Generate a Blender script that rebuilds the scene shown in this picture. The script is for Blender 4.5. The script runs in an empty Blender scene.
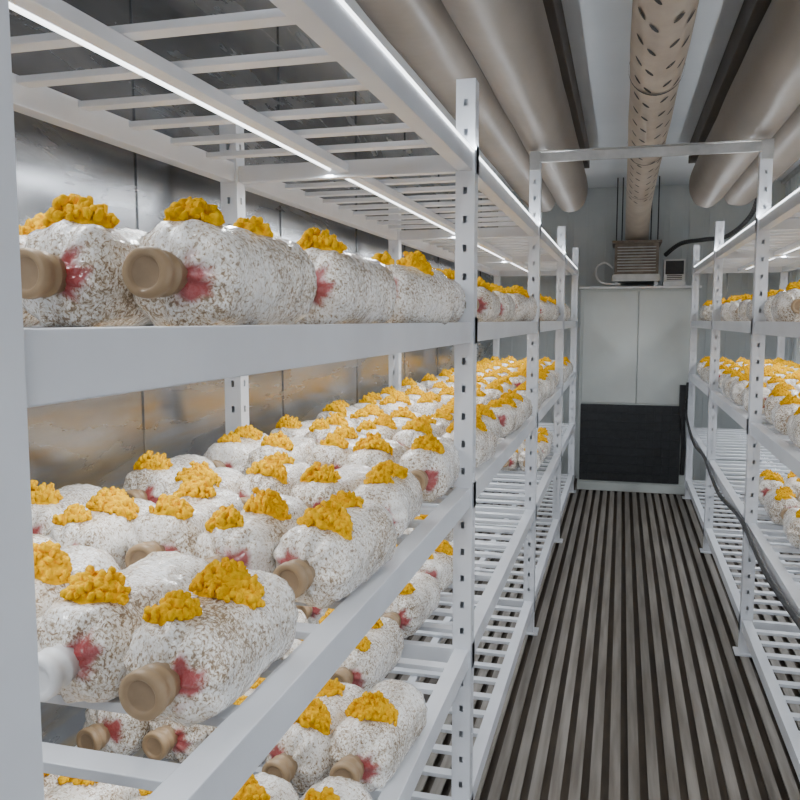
import bpy, bmesh, math, random
from mathutils import Vector, Matrix, noise
random.seed(7)
S = bpy.context.scene
C = S.collection

# ------------------------------------------------------------------ helpers
def newmat(name):
    m = bpy.data.materials.new(name); m.use_nodes = True
    nt = m.node_tree
    return m, nt, nt.nodes["Principled BSDF"]

def N(nt, t, **kw):
    n = nt.nodes.new(t)
    for k, v in kw.items(): setattr(n, k, v)
    return n

def ramp(nt, stops):
    r = N(nt, "ShaderNodeValToRGB")
    cr = r.color_ramp
    while len(cr.elements) < len(stops): cr.elements.new(0.5)
    for e, (p, c) in zip(cr.elements, stops):
        e.position = p
        e.color = (*c, 1) if len(c) == 3 else c
    return r

def g(v): return (v, v, v)

def noisy(name, c1, c2, scale=20, rough=(.4, .6), metal=0, bump=0.0, stretch=(1, 1, 1), detail=5, bscale=None, bdist=.01, lo=.35, hi=.65):
    m, nt, b = newmat(name)
    tc = N(nt, "ShaderNodeTexCoord"); mp = N(nt, "ShaderNodeMapping")
    mp.inputs["Scale"].default_value = stretch
    nt.links.new(tc.outputs["Object"], mp.inputs["Vector"])
    nz = N(nt, "ShaderNodeTexNoise"); nz.inputs["Scale"].default_value = scale; nz.inputs["Detail"].default_value = detail
    nt.links.new(mp.outputs[0], nz.inputs["Vector"])
    r = ramp(nt, [(lo, c1), (hi, c2)])
    nt.links.new(nz.outputs["Fac"], r.inputs[0]); nt.links.new(r.outputs[0], b.inputs["Base Color"])
    mr = N(nt, "ShaderNodeMapRange"); mr.inputs[1].default_value = .3; mr.inputs[2].default_value = .7
    mr.inputs[3].default_value = rough[0]; mr.inputs[4].default_value = rough[1]
    nt.links.new(nz.outputs["Fac"], mr.inputs[0]); nt.links.new(mr.outputs[0], b.inputs["Roughness"])
    b.inputs["Metallic"].default_value = metal
    if bump:
        n2 = N(nt, "ShaderNodeTexNoise"); n2.inputs["Scale"].default_value = bscale or scale*2; n2.inputs["Detail"].default_value = 3
        nt.links.new(mp.outputs[0], n2.inputs["Vector"])
        bp = N(nt, "ShaderNodeBump"); bp.inputs["Strength"].default_value = bump; bp.inputs["Distance"].default_value = bdist
        nt.links.new(n2.outputs["Fac"], bp.inputs["Height"]); nt.links.new(bp.outputs[0], b.inputs["Normal"])
    return m

def emit(name, col, s):
    m, nt, b = newmat(name)
    b.inputs["Base Color"].default_value = (*col, 1)
    b.inputs["Emission Color"].default_value = (*col, 1)
    b.inputs["Emission Strength"].default_value = s
    return m

def box(bm, x0, x1, y0, y1, z0, z1, mi=0):
    v = [bm.verts.new(p) for p in ((x0,y0,z0),(x1,y0,z0),(x1,y1,z0),(x0,y1,z0),(x0,y0,z1),(x1,y0,z1),(x1,y1,z1),(x0,y1,z1))]
    for f in ((0,3,2,1),(4,5,6,7),(0,1,5,4),(1,2,6,5),(2,3,7,6),(3,0,4,7)):
        fc = bm.faces.new([v[i] for i in f]); fc.material_index = mi

def finish(bm, name, mats, parent=None, smooth=False, bevel=0, loc=None, recalc=False):
    if recalc: bmesh.ops.recalc_face_normals(bm, faces=bm.faces)
    me = bpy.data.meshes.new(name); bm.to_mesh(me); bm.free()
    for m in mats: me.materials.append(m)
    if smooth:
        for p in me.polygons: p.use_smooth = True
    o = bpy.data.objects.new(name, me); C.objects.link(o)
    if loc: o.location = loc
    if parent: o.parent = parent
    if bevel:
        md = o.modifiers.new("bevel", "BEVEL"); md.width = bevel; md.segments = 2; md.limit_method = 'ANGLE'
    return o

def empty(name):
    e = bpy.data.objects.new(name, None); e.empty_display_size = .1; C.objects.link(e); return e

def rings(bm, ringlist, mi=0, cap=True):
    vr = [[bm.verts.new(p) for p in r] for r in ringlist]
    n = len(vr[0])
    for a, b in zip(vr, vr[1:]):
        for i in range(n):
            f = bm.faces.new((a[i], a[(i+1) % n], b[(i+1) % n], b[i])); f.material_index = mi
    if cap:
        f = bm.faces.new(vr[0][::-1]); f.material_index = mi
        f = bm.faces.new(vr[-1]); f.material_index = mi
    return vr

def tube(bm, pts, r, n=10, mi=0):
    pts = [Vector(p) for p in pts]; rl = []
    for i, p in enumerate(pts):
        d = (pts[min(i+1, len(pts)-1)] - pts[max(i-1, 0)]).normalized()
        up = Vector((0, 0, 1)) if abs(d.z) < .9 else Vector((1, 0, 0))
        a = d.cross(up).normalized(); b = d.cross(a).normalized()
        rr = r[i] if isinstance(r, (list, tuple)) else r
        rl.append([p + a*math.cos(t)*rr + b*math.sin(t)*rr for t in [2*math.pi*k/n for k in range(n)]])
    rings(bm, rl, mi)

def spline(ctrl, n=10):
    c = [Vector(p) for p in ctrl]; c = [c[0]] + c + [c[-1]]; out = []
    for i in range(1, len(c)-2):
        for k in range(n):
            t = k/n; p0, p1, p2, p3 = c[i-1:i+3]
            out.append(.5*((2*p1)+(p2-p0)*t+(2*p0-5*p1+4*p2-p3)*t*t+(3*p1-p0-3*p2+p3)*t**3))
    out.append(c[-1]); return out

# ------------------------------------------------------------------ dims
XL, XR = -1.03, 1.18
ZC = 2.38
YB, YE = -1.4, 6.95
SH = [.14, .53, .92, 1.305, 1.69]     # shelf top heights
POSTY = [.37, 1.87, 3.36, 4.83, 6.28]

# ------------------------------------------------------------------ materials
paint = noisy("white_powder_coat", (.62,.64,.68), (.70,.72,.76), 6, (.32,.42))
m, nt, b = newmat("stained_steel_wall"); steel = m
tc = N(nt, "ShaderNodeTexCoord"); mp = N(nt, "ShaderNodeMapping"); mp.inputs["Scale"].default_value = (1, .8, 4)
nt.links.new(tc.outputs["Object"], mp.inputs[0])
nz = N(nt, "ShaderNodeTexNoise"); nz.inputs["Scale"].default_value = 1.8; nz.inputs["Detail"].default_value = 12; nz.inputs["Roughness"].default_value = .6; nz.inputs["Distortion"].default_value = .5
nt.links.new(mp.outputs[0], nz.inputs["Vector"])
r = ramp(nt, [(.3, (.22,.225,.24)), (.5, (.33,.34,.355)), (.7, (.48,.49,.50))]); nt.links.new(nz.outputs["Fac"], r.inputs[0])
sx = N(nt, "ShaderNodeSeparateXYZ"); nt.links.new(tc.outputs["Object"], sx.inputs[0])
m1 = N(nt, "ShaderNodeMapRange"); m1.inputs[1].default_value = 1.3; m1.inputs[2].default_value = 1.0; nt.links.new(sx.outputs["Z"], m1.inputs[0])
n3 = N(nt, "ShaderNodeTexNoise"); n3.inputs["Scale"].default_value = 3; n3.inputs["Detail"].default_value = 10; n3.inputs["Roughness"].default_value = .65
mp3 = N(nt, "ShaderNodeMapping"); mp3.inputs["Scale"].default_value = (1, .8, 6); nt.links.new(tc.outputs["Object"], mp3.inputs[0]); nt.links.new(mp3.outputs[0], n3.inputs["Vector"])
r3 = ramp(nt, [(.44, g(0)), (.64, g(.7))]); nt.links.new(n3.outputs["Fac"], r3.inputs[0])
mu = N(nt, "ShaderNodeMath", operation='MULTIPLY'); nt.links.new(m1.outputs[0], mu.inputs[0]); nt.links.new(r3.outputs[0], mu.inputs[1])
mx = N(nt, "ShaderNodeMix", data_type='RGBA'); nt.links.new(mu.outputs[0], mx.inputs[0]); nt.links.new(r.outputs[0], mx.inputs[6]); mx.inputs[7].default_value = (.48,.36,.19,1)
nt.links.new(mx.outputs[2], b.inputs["Base Color"])
b.inputs["Metallic"].default_value = .8
mr = N(nt, "ShaderNodeMapRange"); mr.inputs[1].default_value = .3; mr.inputs[2].default_value = .7; mr.inputs[3].default_value = .13; mr.inputs[4].default_value = .36
nt.links.new(nz.outputs["Fac"], mr.inputs[0]); nt.links.new(mr.outputs[0], b.inputs["Roughness"])
n4 = N(nt, "ShaderNodeTexNoise"); n4.inputs["Scale"].default_value = 2.2; n4.inputs["Detail"].default_value = 2; nt.links.new(tc.outputs["Object"], n4.inputs["Vector"])
bp = N(nt, "ShaderNodeBump"); bp.inputs["Strength"].default_value = .2; bp.inputs["Distance"].default_value = .05
nt.links.new(n4.outputs["Fac"], bp.inputs["Height"]); nt.links.new(bp.outputs[0], b.inputs["Normal"])

whitewall = noisy("white_liner_panel", (.60,.63,.65), (.68,.71,.73), 4, (.3,.45))
endwall = noisy("end_wall_panel", (.50,.53,.53), (.57,.60,.60), 3, (.35,.5))
ceilm = noisy("ceiling_liner", (.74,.77,.80), (.79,.82,.85), 3, (.3,.4))
floor_top = noisy("worn_aluminium_tbar", (.19,.165,.14), (.34,.31,.275), 8, (.36,.52), metal=.35, stretch=(5, .3, 1), bump=.12, bscale=60, bdist=.002, detail=8)
floor_gap = noisy("dark_floor_groove", (.06,.045,.033), (.12,.095,.072), 15, (.5,.8), stretch=(2,.4,1))  # darker brown for the base and webs below the bar tops
fabric = noisy("duct_fabric_beige", (.47,.40,.33), (.55,.48,.40), 8, (.7,.85), bump=.3, bscale=18, bdist=.006)
fabric2 = noisy("duct_fabric_taupe", (.165,.140,.118), (.215,.185,.158), 3, (.42,.55), bump=.3, bscale=5, bdist=.012)
plen = noisy("plenum_brown", (.075,.062,.052), (.11,.093,.08), 4, (.5,.7))
dark = noisy("dark_rubber", (.012,.012,.013), (.03,.03,.032), 20, (.4,.6))
blackp = noisy("black_evaporator_grille", (.010,.012,.015), (.022,.024,.028), 30, (.35,.5))
cabin = noisy("cabinet_white", (.50,.53,.51), (.57,.60,.58), 3, (.35,.45))
metalbox = noisy("brown_metal_housing", (.15,.12,.095), (.28,.23,.19), 12, (.4,.6), metal=.4)
silver = noisy("galvanised_steel", (.42,.42,.41), (.56,.56,.55), 14, (.3,.45), metal=.7)
led = emit("led_diffuser", (.92,.96,1), 4.5)
ledoff = noisy("white_plastic", (.7,.7,.7), (.8,.8,.8), 5, (.3,.4))

# ------------------------------------------------------------------ room shell
bm = bmesh.new(); box(bm, XL-.05, XL, YB, YE+.05, -.05, ZC+.05)
finish(bm, "wall_left", [steel])
bm = bmesh.new(); box(bm, XR, XR+.05, YB, YE+.05, -.05, ZC+.05)
y = YB+.05
while y < YE-.1:
    box(bm, XR-.008, XR, y, y+.06, .02, ZC-.01); y += .16
finish(bm, "wall_right", [whitewall], bevel=.003)
bm = bmesh.new(); box(bm, XL, XR, YE, YE+.05, -.05, ZC+.05)
x = XL+.02
while x < XR-.08:
    box(bm, x, x+.11, YE-.007, YE, .0, ZC-.002); x += .15
finish(bm, "wall_back", [endwall], bevel=.003)
bm = bmesh.new(); box(bm, XL-.05, XR+.05, YB, YE+.05, ZC, ZC+.05)
finish(bm, "ceiling", [ceilm])
bm = bmesh.new()
for yy in (.86, 1.62, 2.4, 3.15, 3.9, 4.65, 5.4, 6.1): box(bm, XL, XL+.004, yy-.022, yy+.022, .02, ZC-.02)
finish(bm, "trim_1", [steel], bevel=.001)
bm = bmesh.new(); box(bm, XL, XL+.03, YB, YE, ZC-.03, ZC); box(bm, XR-.03, XR, YB, YE, ZC-.03, ZC)
finish(bm, "trim_2", [silver], bevel=.004)

bm = bmesh.new()
box(bm, XL-.05, XR+.05, YB, YE+.05, -.09, -.022, 1)
p = .0535; x = XL+.01
while x < XR-.035:
    box(bm, x, x+.031, YB, YE, -.006, 0, 0)
    box(bm, x+.013, x+.018, YB, YE, -.022, -.006, 1)
    x += p
finish(bm, "floor", [floor_top, floor_gap])

# ------------------------------------------------------------------ racks
def make_rack(xf, xb, sgn):
    """xf: aisle side x, xb: wall side x, sgn=+1 when aisle is toward +x"""
    root = empty("mushroom_rack")
    w = .044; t = .003; h = w/2
    bm = bmesh.new()
    for px in (xf, xb):
        for i, py in enumerate(POSTY):
            H = 1.97 if (i == 2 and px == xf) else 1.845
            x0, x1, y0, y1 = px-h, px+h, py-h, py+h
            if i == 0:
                box(bm, x0, x1, y0, y1, .004, H)
                box(bm, px-.04, px+.04, py-.04, py+.04, 0, .006); continue
            box(bm, x0+t, x1-t, y1-t, y1, 0.004, H)
            if sgn > 0: box(bm, x0, x0+t, y0, y1, 0.004, H)
            else: box(bm, x1-t, x1, y0, y1, 0.004, H)
            hw, hh, pit = .0045, .008, .0642
            box(bm, x0+t, px-hw, y0, y0+t, .004, H); box(bm, px+hw, x1-t, y0, y0+t, .004, H)
            fx0, fx1 = (x1-t, x1) if sgn > 0 else (x0, x0+t)
            box(bm, fx0, fx1, y0, py-hw, .004, H); box(bm, fx0, fx1, py+hw, y1, .004, H)
            z = .004
            while z < H:
                z1 = min(z+pit-2*hh, H)
                box(bm, px-hw, px+hw, y0, y0+t, z, z1)
                box(bm, fx0, fx1, py-hw, py+hw, z, z1)
                z += pit
            box(bm, px-.04, px+.04, py-.04, py+.04, 0, .006)
    finish(bm, "posts", [paint], root)
    bm = bmesh.new()
    xm = (xf+xb)/2
    for li, z in enumerate(SH):
        for a, c in zip(POSTY, POSTY[1:]):
            for px in (xf, xb):
                box(bm, px-.017, px+.017, a+h, c-h, z-.046, z)
                s = sgn if px == xf else -sgn
                fx = px+s*(h+.0015)
                for yy in (a, c):
                    if yy == POSTY[0]: continue
                    box(bm, fx-.0012, fx+.0012, yy-.018, yy+.018, z-.05, z+.012)
            box(bm, xm-.013, xm+.013, a, c, z-.034, z-.0145)
        for yy in POSTY:
            box(bm, min(xf,xb)+h, max(xf,xb)-h, yy-.012, yy+.012, z-.045, z-.006)
        pit = .15 if li == 4 else .118
        for a, c in zip(POSTY, POSTY[1:]):
            n = int(round((c-a)/pit)); d = (c-a)/n
            for k in range(1, n):
                yy = a+k*d
                box(bm, min(xf,xb)+.017, max(xf,xb)-.017, yy-.015, yy+.015, z-.014, z-.003)
    finish(bm, "shelves", [paint], root, bevel=.002)
    for li in (1, 2, 3, 4):
        z = SH[li]
        xl = xm - sgn*.035
        bm = bmesh.new()
        tube(bm, [(xl, .45, z-.0265), (xl, 6.2, z-.0265)], .0028, 10, 0)
        box(bm, xl-.006, xl+.006, .44, 6.21, z-.024, z-.0142, 1)
        finish(bm, "led_tube_%d" % li, [led, ledoff], root)
        L = bpy.data.lights.new("led_light", 'AREA'); L.shape = 'RECTANGLE'; L.size = .02; L.size_y = 5.7
        L.energy = {1: 7, 2: 12, 3: 19, 4: 27}[li]; L.color = (.90, .95, 1)
        o = bpy.data.objects.new("led_light_%d" % li, L); C.objects.link(o)
        o.location = (xl, 3.3, z-.038); o.parent = root
    # led strip on the outer edge of the top beam: lights aisle and ceiling
    xo = xf+sgn*.0175
    bm = bmesh.new(); box(bm, min(xo, xo+sgn*.003), max(xo, xo+sgn*.003), .45, 6.2, 1.684, 1.688)
    finish(bm, "led_strip_edge", [led], root)
    L = bpy.data.lights.new("led_edge_light", 'AREA'); L.shape = 'RECTANGLE'; L.size = .01; L.size_y = 5.7
    L.energy = 11; L.color = (.88, .94, 1)
    o = bpy.data.objects.new("led_edge_light", L); C.objects.link(o)
    o.location = (xf+sgn*.026, 3.3, 1.694); o.rotation_euler = (0, math.radians(180+sgn*-50), 0); o.parent = root
    return root

rack_l = make_rack(-.35, -.935, 1)
rack_r = make_rack(.5, 1.085, -1)

bm = bmesh.new()
box(bm, -.372, .522, 3.325, 3.3365, 1.93, 1.966)
box(bm, -.372, .522, 3.325, 3.36, 1.971, 1.974)
for xx in (-.35, .5): box(bm, xx-.02, xx+.02, 3.318, 3.3255, 1.9, 1.973)
finish(bm, "cross_tie_bar", [silver], bevel=.001)

# ------------------------------------------------------------------ grow bags
bagm, nt, b = newmat("substrate_in_clear_plastic")
tc = N(nt, "ShaderNodeTexCoord"); oi = N(nt, "ShaderNodeObjectInfo")
va = N(nt, "ShaderNodeVectorMath", operation='ADD'); sc = N(nt, "ShaderNodeVectorMath", operation='SCALE'); sc.inputs[3].default_value = 7
cb = N(nt, "ShaderNodeCombineXYZ")
for i in range(3): nt.links.new(oi.outputs["Random"], cb.inputs[i])
nt.links.new(cb.outputs[0], sc.inputs[0]); nt.links.new(tc.outputs["Object"], va.inputs[0]); nt.links.new(sc.outputs[0], va.inputs[1])
def fib(scale_xyz, rot, s):
    mpn = N(nt, "ShaderNodeMapping"); mpn.inputs["Scale"].default_value = scale_xyz; mpn.inputs["Rotation"].default_value = rot
    nt.links.new(va.outputs[0], mpn.inputs[0])
    q = N(nt, "ShaderNodeTexNoise"); q.inputs["Scale"].default_value = s; q.inputs["Detail"].default_value = 2; q.inputs["Distortion"].default_value = .6
    nt.links.new(mpn.outputs[0], q.inputs["Vector"]); return q
f1 = fib((1, 2.8, 1.4), (.5, .3, .6), 140); f2 = fib((2.6, 1, 1.6), (.2, .9, -.4), 155)
mn = N(nt, "ShaderNodeMath", operation='MINIMUM'); nt.links.new(f1.outputs["Fac"], mn.inputs[0]); nt.links.new(f2.outputs["Fac"], mn.inputs[1])
n2 = N(nt, "ShaderNodeTexNoise"); n2.inputs["Scale"].default_value = 14; n2.inputs["Detail"].default_value = 5; nt.links.new(va.outputs[0], n2.inputs["Vector"])
ad = N(nt, "ShaderNodeMath", operation='MULTIPLY_ADD'); ad.inputs[1].default_value = .40; nt.links.new(n2.outputs["Fac"], ad.inputs[0]); nt.links.new(mn.outputs[0], ad.inputs[2])
r1 = ramp(nt, [(.505, (.22,.145,.08)), (.575, (.46,.36,.25)), (.635, (.73,.67,.58)), (.74, (.93,.91,.88))]); nt.links.new(ad.outputs[0], r1.inputs[0])
at = N(nt, "ShaderNodeAttribute", attribute_name="redmask")
mx = N(nt, "ShaderNodeMix", data_type='RGBA'); nt.links.new(at.outputs["Fac"], mx.inputs[0]); nt.links.new(r1.outputs[0], mx.inputs[6]); mx.inputs[7].default_value = (.33,.015,.02,1)
nt.links.new(mx.outputs[2], b.inputs["Base Color"])
b.inputs["Roughness"].default_value = .45
b.inputs["Coat Weight"].default_value = 1.0; b.inputs["Coat Roughness"].default_value = .07
b.inputs["Coat IOR"].default_value = 1.6
n5 = N(nt, "ShaderNodeTexNoise"); n5.inputs["Scale"].default_value = 24; n5.inputs["Detail"].default_value = 4; n5.inputs["Distortion"].default_value = 2.2; nt.links.new(va.outputs[0], n5.inputs["Vector"])
bp = N(nt, "ShaderNodeBump"); bp.inputs["Strength"].default_value = 1.0; bp.inputs["Distance"].default_value = .010
nt.links.new(n5.outputs["Fac"], bp.inputs["Height"]); nt.links.new(bp.outputs[0], b.inputs["Coat Normal"])
bp2 = N(nt, "ShaderNodeBump"); bp2.inputs["Strength"].default_value = .3; bp2.inputs["Distance"].default_value = .003
nt.links.new(mn.outputs[0], bp2.inputs["Height"]); nt.links.new(bp2.outputs[0], b.inputs["Normal"])

capm = noisy("brown_plastic_cap", (.32,.215,.12), (.39,.27,.155), 30, (.35,.45))
capd = noisy("cap_filter_recess", (.27,.185,.11), (.33,.23,.14), 60, (.6,.7))
capw = noisy("white_plastic_cap", (.72,.72,.72), (.82,.82,.82), 30, (.35,.45))
shroom, nt, b = newmat("golden_mushroom_flesh")
tc = N(nt, "ShaderNodeTexCoord"); nz = N(nt, "ShaderNodeTexNoise"); nz.inputs["Scale"].default_value = 120; nz.inputs["Detail"].default_value = 4
nt.links.new(tc.outputs["Object"], nz.inputs["Vector"])
r = ramp(nt, [(.3, (.64,.31,.0)), (.5, (.84,.46,.0)), (.7, (.92,.55,.0))]); nt.links.new(nz.outputs["Fac"], r.inputs[0]); nt.links.new(r.outputs[0], b.inputs["Base Color"])
b.inputs["Roughness"].default_value = .9
b.inputs["Specular IOR Level"].default_value = .05
bp = N(nt, "ShaderNodeBump"); bp.inputs["Strength"].default_value = .9; bp.inputs["Distance"].default_value = .003
nt.links.new(nz.outputs["Fac"], bp.inputs["Height"]); nt.links.new(bp.outputs[0], b.inputs["Normal"])

def bag_mesh(seed, clusters, cap_mat=1):
    rnd = random.Random(seed); bm = bmesh.new()
    red = bm.verts.layers.float.new("redmask")
    R = .0565; Lb = .222
    prof = [(.0,.019),(.002,.025),(.0035,.031),(.006,.038),(.010,.0455),(.015,.0508),(.022,.0547),(.032,.0562)]
    for k in range(1, 15): prof.append((.032+k*(Lb-.060)/14, R))
    prof += [(Lb-.020,.0554),(Lb-.011,.052),(Lb-.005,.044),(Lb-.002,.029),(Lb,.012)]
    n = 52; rl = []; ra = rnd.uniform(0, 6.28)
    for (yy, r) in prof:
        ring = []
        for i in range(n):
            t = 2*math.pi*i/n
            c, s = math.cos(t), math.sin(t)
            se = (abs(c)**2.5+abs(s)**2.5)**(-1/2.5)
            rr = r*(1+(se-1)*min(1, r/.06)*.8)
            rr += .0024*noise.noise(Vector((c*1.6, s*1.6, yy*16+seed*3.1)))*min(1, r/.05)
            rr += .0022*noise.noise(Vector((c*5, s*5, yy*60+seed)))
            cr_ = abs(noise.noise(Vector((c*2.6+seed, s*2.6, yy*34))))
            if cr_ < .25: rr += .0022*(1-cr_*4)*min(1, r/.05)
            fold = max(0, 1-abs(yy-.012)/.03)
            rr += .0030*fold*math.sin(t*9+ra+4*noise.noise(Vector((c, s, seed))))
            x = rr*c; z = rr*s
            z = max(z, -.052)
            dy = .009*fold*noise.noise(Vector((c*3, s*3, seed*1.7)))
            ring.append(Vector((x, yy+dy+.03, z+.052)))
        rl.append(ring)
    vr = rings(bm, rl, 0)
    ang = rnd.choice([.0, -.3, .4, 2.8])
    for k in range(5):
        for i, v in enumerate(vr[k]):
            t = 2*math.pi*i/n
            d = abs((t-ang+math.pi) % (2*math.pi)-math.pi)
            nn = noise.noise(Vector((v.co.x*70, v.co.z*70, seed)))
            q = (1.15-d)*2.0+nn*1.4 - (0, 0, .3, 1.3, 3)[k]
            v[red] = max(0, min(.95, q))
    pr = [(-.003,.0),(-.003,.0140),(-.0035,.0155),(-.0060,.0165),(-.0068,.0185),(-.0068,.0222),(-.005,.0242),(.004,.0246),(.0055,.0232),(.007,.0218),(.016,.0212),(.0175,.0228),(.020,.0228),(.022,.021),(.036,.020)]
    rl = []
    for (yy, r) in pr:
        r = max(r, .0004)
        rl.append([Vector((r*math.cos(2*math.pi*i/30), yy, r*math.sin(2*math.pi*i/30)+.052)) for i in range(30)])
    bm.faces.ensure_lookup_table(); nf = len(bm.faces)
    rings(bm, rl, cap_mat)
    if cap_mat == 1:
        bm.faces.ensure_lookup_table()
        for f in bm.faces[nf:nf+60]: f.material_index = 4
        for f in bm.faces[nf:]:
            if len(f.verts) > 10 and f.calc_center_median().y < .01: f.material_index = 4
    for (cx, cy, sx_, sy_, hz) in clusters:
        hz *= 1.2
        N_ = int(130*sx_*sy_/(.036*.030))+18
        def ztop(X): return .052+math.sqrt(max(.0, 1-min(1, abs(X)/.059)**2.4))*.053
        for k in range(N_):
            a = rnd.uniform(0, 6.283); q = math.sqrt(rnd.random())
            edge = 1+.22*noise.noise(Vector((math.cos(a)*1.5, math.sin(a)*1.5, seed*9+cy*60)))
            lx, ly = q*math.cos(a)*edge, q*math.sin(a)*edge
            lump = .9+.45*noise.noise(Vector((lx*2.4, ly*2.4, seed*5+cx*40)))
            hh = hz*math.sqrt(max(.08, 1-q*q*.8))*lump
            X = cx+lx*sx_; Y = cy+ly*sy_
            br = rnd.uniform(.0026, .0050)
            ico = bmesh.ops.create_icosphere(bm, subdivisions=2, radius=br, matrix=Matrix.Translation((X, Y, ztop(X)-.003+hh*rnd.uniform(.7, 1.08))) @ Matrix.Rotation(rnd.uniform(0, 3.1), 4, 'Z') @ Matrix.Diagonal((1.35, .75, rnd.uniform(1.0, 1.6), 1)))
            for v in ico['verts']:
                v.co += Vector((1, 1, 1))*noise.noise(v.co*260)*.0018
                for f in v.link_faces: f.material_index = 3
        ico = bmesh.ops.create_icosphere(bm, subdivisions=3, radius=1, matrix=Matrix.Translation((cx, cy, ztop(cx)-.003)) @ Matrix.Diagonal((sx_*.95, sy_*.95, hz*.85, 1)))
        for v in ico['verts']:
            v.co.z += (ztop(v.co.x)-ztop(cx))*.8
            v.co += Vector((1, 1, 1))*noise.noise(v.co*110)*.005
            for f in v.link_faces: f.material_index = 3
    me = bpy.data.meshes.new("grow_bag")
    bm.to_mesh(me); bm.free()
    for mm in (bagm, capm, capw, shroom, capd): me.materials.append(mm)
    for p_ in me.polygons: p_.use_smooth = True
    return me

A_ = [
 [(-.008,.068,.027,.022,.021),(.008,.150,.041,.034,.030)],
 [(-.005,.085,.036,.030,.026)],
 [(.01,.07,.030,.024,.022),(-.01,.18,.034,.028,.022)],
 [(.0,.11,.042,.034,.026)],
 [(-.012,.065,.026,.022,.020),(.012,.15,.034,.030,.026)],
 [(.005,.09,.038,.030,.024)],
 [(.0,.17,.038,.032,.024),(.0,.085,.024,.020,.018)],
 [(.01,.09,.040,.030,.026),(-.012,.19,.028,.024,.020)],
]
V = [bag_mesh(i+1, c) for i, c in enumerate(A_)]
VW = bag_mesh(30, [(.0,.085,.036,.028,.024)], 2)
VT = bag_mesh(41, [(-.002,.075,.031,.024,.022),(.012,.165,.022,.018,.014)])
cnt = 0
def put(root, x, y, z, rot=None, mesh=None, s=None):
    global cnt
    o = bpy.data.objects.new("grow_bag_%d" % cnt, mesh or random.choice(V)); cnt += 1
    C.objects.link(o); o.parent = root
    o.location = (x, y, z-.0025)
    o.rotation_euler = (random.gauss(0, .012), 0, random.gauss(-.05, .08) if rot is None else rot)
    k = s or random.uniform(.95, 1.03); o.scale = (k, k*random.uniform(.95, 1.08), k*random.uniform(.96, 1.03))
    return o

root = empty("mushroom_grow_bags")
z = SH[3]
for ri in range(17):
    yy = .69+ri*.327
    for ci, xx in enumerate((-.425, -.545, -.665, -.785, -.885)):
        if ri == 0 and ci == 0: put(root, -.438, .695, z, -.06, VT, 1.05); continue
        if ri == 0 and ci == 1: put(root, -.556, .675, z, -.02, V[1], 1.02); continue
        put(root, xx+random.gauss(0, .004), yy+random.gauss(0, .012), z)
root = empty("mushroom_grow_bags")
z = SH[2]
rows = [.632+i*.337 for i in range(17)]
for ri, yy in enumerate(rows):
    for ci, xx in enumerate((-.41, -.527, -.644, -.761, -.878)):
        if yy+.26 > 6.25: continue
        if ri == 0 and ci == 0: put(root, xx-.006, yy, z, -.03, V[0], .98)
        elif ri == 0 and ci == 1: put(root, xx-.008, yy+.01, z, -.04, VW, .98)
        elif ri == 1 and ci == 0: put(root, xx-.003, yy, z, -.10, V[7], 1.0)
        else: put(root, xx+random.gauss(0, .004), yy+random.gauss(0, .02)-(ci % 2)*.03, z)
root = empty("mushroom_grow_bags")
z = SH[1]
for ri in range(7):
    yy = .50+ri*.335
    for ci, xx in enumerate((-.41, -.527, -.644, -.761, -.878)):
        if ri > 2 and ci == 0: continue
        if ri > 5 and ci < 2: continue
        put(root, xx+random.gauss(0, .004), yy+random.gauss(0, .015), z, random.gauss(-.12, .06))
for yy in (4.15, 4.5, 4.85):
    for xx in (-.45, -.57, -.69): put(root, xx, yy, z)
root = empty("mushroom_grow_bags")
for li in (3, 2):
    for ri in range(13):
        yy = 1.95+ri*.335
        if yy+.26 > 6.26: continue
        for xx in (.565, .683, .80, .918, 1.034):
            put(root, xx+random.gauss(0, .004), yy+random.gauss(0, .02), SH[li])
for ri in range(6):
    for xx in (.62, .74, .86, .98): put(root, xx, 1.95+ri*.335, SH[1])

# ------------------------------------------------------------------ ducts
def duct_section(cx, cz, hx, hz, y, n=40, e=2.6, seed=0, amp=.006):
    out = []
    for i in range(n):
        t = 2*math.pi*i/n; c, s = math.cos(t), math.sin(t)
        se = (abs(c)**e+abs(s)**e)**(-1/e)
        w = 1+amp/.17*noise.noise(Vector((c*2, s*2, y*2.3+seed)))
        out.append(Vector((cx+hx*se*c*w, y, cz+hz*se*s*w)))
    return out

def side_duct(cx, sgn, seed):
    """two fabric sleeves side by side under a brown plenum board; sgn=+1: aisle on +x side"""
    root = empty("fabric_air_duct")
    bm = bmesh.new()
    for (ox, hx, cz, hz, e) in ((cx+sgn*.085, .105, 2.135, .145, 2.2), (cx-sgn*.10, .10, 2.15, .155, 3.0)):
        rl = []; y = -1.2
        while y < 5.36:
            rl.append(duct_section(ox, cz, hx, hz, y, seed=seed+ox, e=e)); y += .08
        for k, f in enumerate((.99,.96,.9,.78,.5,.1)):
            rl.append(duct_section(ox, cz, hx*f, hz*f, y+.012*k, seed=seed+ox, e=e))
        rings(bm, rl)
    finish(bm, "duct_sleeves", [fabric2], root, smooth=True, recalc=True)
    bm = bmesh.new()
    tube(bm, [(cx-sgn*.008, -1.2+k*.3, 2.062) for k in range(22)], .007, 8)
    finish(bm, "duct_seam", [dark], root, smooth=True)
    bm = bmesh.new(); box(bm, cx-.195, cx+.195, -1.2, 5.40, 2.265, 2.379)
    finish(bm, "plenum_board", [plen], root, bevel=.004)
side_duct(-.42, 1, 1)
side_duct(.56, -1, 9)

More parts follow.
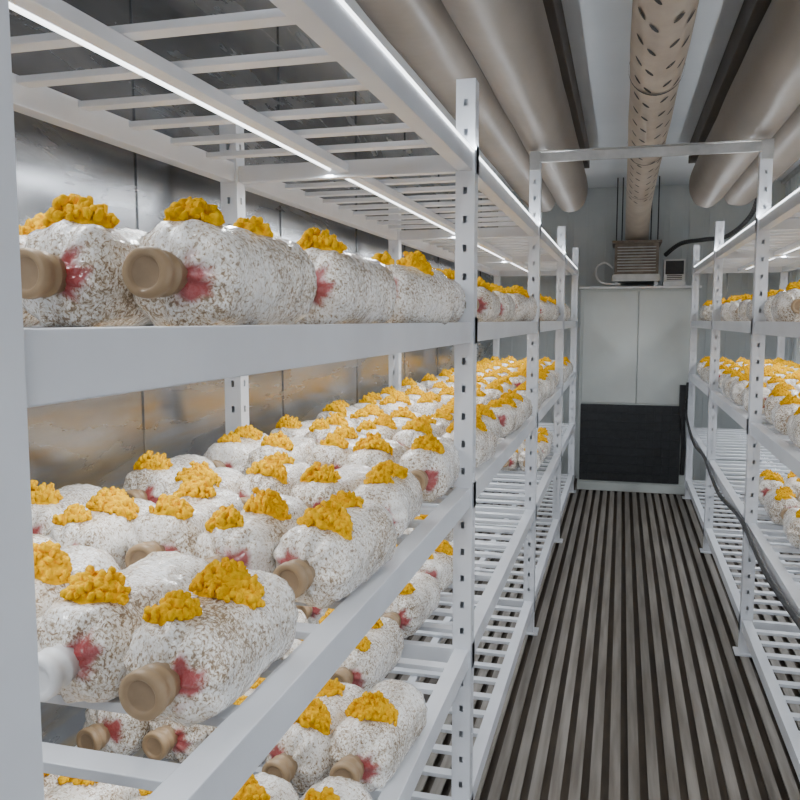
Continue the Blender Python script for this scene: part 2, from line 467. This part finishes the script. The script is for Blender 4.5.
root = empty("perforated_air_duct")
bm = bmesh.new(); rl = []
path = spline([(.09,-1.2,2.17),(.09,1.5,2.17),(.09,3.4,2.165),(.09,5.0,2.16),(.09,5.9,2.13),(.09,6.35,2.06),(.09,6.58,1.98),(.09,6.64,1.91)], 24)
def pr_at(i):
    p = path[i]; d = (path[min(i+1, len(path)-1)]-path[max(i-1, 0)]).normalized()
    a = Vector((1, 0, 0)); b_ = d.cross(a).normalized()
    if b_.z < 0: b_ = -b_
    return p, d, a, b_
for i in range(len(path)):
    p, d, a, b_ = pr_at(i)
    r = .087*(1+.04*noise.noise(Vector((0, p.y*2, 0))))
    rl.append([p+a*math.cos(t)*r+b_*math.sin(t)*r for t in [2*math.pi*k/36 for k in range(36)]])
rings(bm, rl)
finish(bm, "duct_sleeve", [fabric], root, smooth=True, recalc=True)
bm = bmesh.new()
def surf(yc, ang, r=.0895):
    i = min(range(len(path)), key=lambda k: abs(path[k].y-yc))
    p, d, a, b_ = pr_at(i)
    return Vector((p.x+math.cos(ang)*r, yc, p.z+math.sin(ang)*r))
yy = .9
while yy < 5.6:
    for ang in (-2.35, -1.9, -1.2, -.75):
        off = .0 if ang in (-2.35, -1.2) else .06
        skew = .25 if ang < -1.57 else -.25
        vs = []
        for j in range(10):
            t = 2*math.pi*j/10
            vs.append(bm.verts.new(surf(yy+off+.026*math.cos(t), ang+.10*math.sin(t)+skew*.5*math.cos(t))))
        bm.faces.new(vs)
    yy += .20
for yy in (1.75, 3.0, 4.3, 5.4):
    q = [[surf(yy+o, 2*math.pi*j/36, .092) for j in range(36)] for o in (-.008, .008)]
    rings(bm, q, 0, False)
    tube(bm, [(.03, yy, 2.24), (.03, yy, 2.38)], .003, 6); tube(bm, [(.15, yy, 2.24), (.15, yy, 2.38)], .003, 6)
finish(bm, "slots_and_straps", [dark], root)

# ------------------------------------------------------------------ refrigeration cabinet
PY = 6.42
root = empty("refrigeration_cabinet")
bm = bmesh.new()
box(bm, -.31, .54, PY, YE-.01, 0.0, 1.545, 0)
box(bm, -.29, .112, PY-.012, PY, .68, 1.53, 0)
box(bm, .118, .52, PY-.012, PY, .68, 1.53, 0)
box(bm, -.31, .54, PY-.03, PY, .0, .06, 0)
finish(bm, "housing", [cabin], root, bevel=.004)
bm = bmesh.new(); box(bm, -.325, .555, PY-.04, YE-.01, 1.545, 1.562)
finish(bm, "top_ledge", [ledoff], root, bevel=.003)
bm = bmesh.new()
box(bm, -.295, .44, PY-.014, PY-.001, .075, .668)
for k in range(1, 12): box(bm, -.295+k*.061-.003, -.295+k*.061+.003, PY-.024, PY-.014, .08, .663)
for k in range(1, 9): box(bm, -.29, .435, PY-.022, PY-.014, .075+k*.066-.0025, .075+k*.066+.0025)
finish(bm, "evaporator_grille", [blackp], root)
bm = bmesh.new()
tube(bm, spline([(.465,PY-.03,.80),(.47,PY-.04,.70),(.455,PY-.04,.55),(.465,PY-.03,.35),(.46,PY-.03,.15)]), .018, 12)
box(bm, .425, .49, PY-.06, PY-.0125, .60, .83)
finish(bm, "coolant_hose", [dark], root, bevel=.006)

root = empty("duct_fan_unit")
bm = bmesh.new()
box(bm, -.07, .25, 6.45, 6.88, 1.64, 1.885, 0)
box(bm, -.09, .27, 6.43, 6.88, 1.885, 1.905, 0)
box(bm, -.085, .265, 6.43, 6.88, 1.60, 1.655, 1)
for xx in (-.07, .22): box(bm, xx, xx+.03, 6.46, 6.86, 1.562, 1.60, 1)
for k in range(9): box(bm, -.05, .23, 6.438, 6.45, 1.675+k*.022, 1.683+k*.022, 1)
finish(bm, "fan_housing", [metalbox, silver], root, bevel=.003)
bm = bmesh.new()
for xx in (-.06, -.02, .19, .24): tube(bm, [(xx, 6.5, 1.9), (xx, 6.5, 2.379)], .005, 6)
finish(bm, "hanger_rods", [dark], root)
bm = bmesh.new()
tube(bm, spline([(-.08,6.42,1.70),(-.14,6.40,1.74),(-.2,6.40,1.70),(-.19,6.4,1.62),(-.13,6.42,1.585),(-.02,6.41,1.58)]), .007, 8)
finish(bm, "drain_tube", [ledoff], root, smooth=True)

root = empty("control_box")
bm = bmesh.new()
box(bm, .29, .44, 6.46, 6.62, 1.562, 1.76, 0)
box(bm, .30, .43, 6.452, 6.46, 1.65, 1.75, 1)
box(bm, .285, .445, 6.45, 6.62, 1.562, 1.60, 2)
for k in range(3): box(bm, .31, .42, 6.455, 6.46, 1.61+k*.013, 1.616+k*.013, 1)
finish(bm, "enclosure", [ledoff, dark, silver], root, bevel=.003)

bm = bmesh.new()
pts = spline([(.30,6.55,1.80),(.40,6.4,1.87),(.55,6.3,1.885),(.70,6.2,1.90),(.82,6.0,2.02),(.84,5.8,2.2),(.84,5.75,2.37)], 24)
tube(bm, pts, [.017 if i % 2 else .013 for i in range(len(pts))], 12)
finish(bm, "corrugated_conduit", [dark])
# black cable running down from the cabinet and along the rack post / beam, aisle side
bm = bmesh.new()
pts = spline([(.468,6.24,.86),(.466,6.235,.76),(.464,6.2,.62),(.462,5.5,.525),(.465,4.83,.54),(.462,4.1,.49),(.463,3.36,.54),(.46,2.7,.51),(.462,1.87,.54),(.462,.6,.50)], 12)
tube(bm, pts, .009, 8)
finish(bm, "power_cable", [dark], smooth=True)

def fill_batten(x, y, ln, e):  # added fill light on the ceiling behind the camera, out of view
    root = empty("added_fill_light")
    bm = bmesh.new()
    box(bm, x-.03, x+.03, y-ln/2, y+ln/2, ZC-.03, ZC-.002, 1)
    tube(bm, [(x, y-ln/2+.01, ZC-.04), (x, y+ln/2-.01, ZC-.04)], .013, 12, 0)
    finish(bm, "added_fixture", [led, ledoff], root)
    L = bpy.data.lights.new("fill_lamp", 'AREA'); L.shape = 'RECTANGLE'; L.size = .06; L.size_y = ln; L.energy = e; L.color = (.92,.96,1)
    o = bpy.data.objects.new("added_lamp", L); C.objects.link(o); o.location = (x, y, ZC-.06); o.parent = root
fill_batten(-.12, -.5, 1.1, 20)
fill_batten(.26, -.5, 1.1, 20)

# ------------------------------------------------------------------ world + camera
w = bpy.data.worlds.new("daylight_at_door"); S.world = w; w.use_nodes = True
bg = w.node_tree.nodes["Background"]; bg.inputs[0].default_value = (.86,.92,1,1); bg.inputs[1].default_value = .95

cam = bpy.data.cameras.new("camera"); cam.lens = 815/800*36; cam.sensor_width = 36; cam.clip_start = .02
co = bpy.data.objects.new("camera", cam); C.objects.link(co)
co.location = (0, 0, 1.31)
co.rotation_euler = (math.radians(90-5.6), 0, math.radians(15.2))
S.camera = co
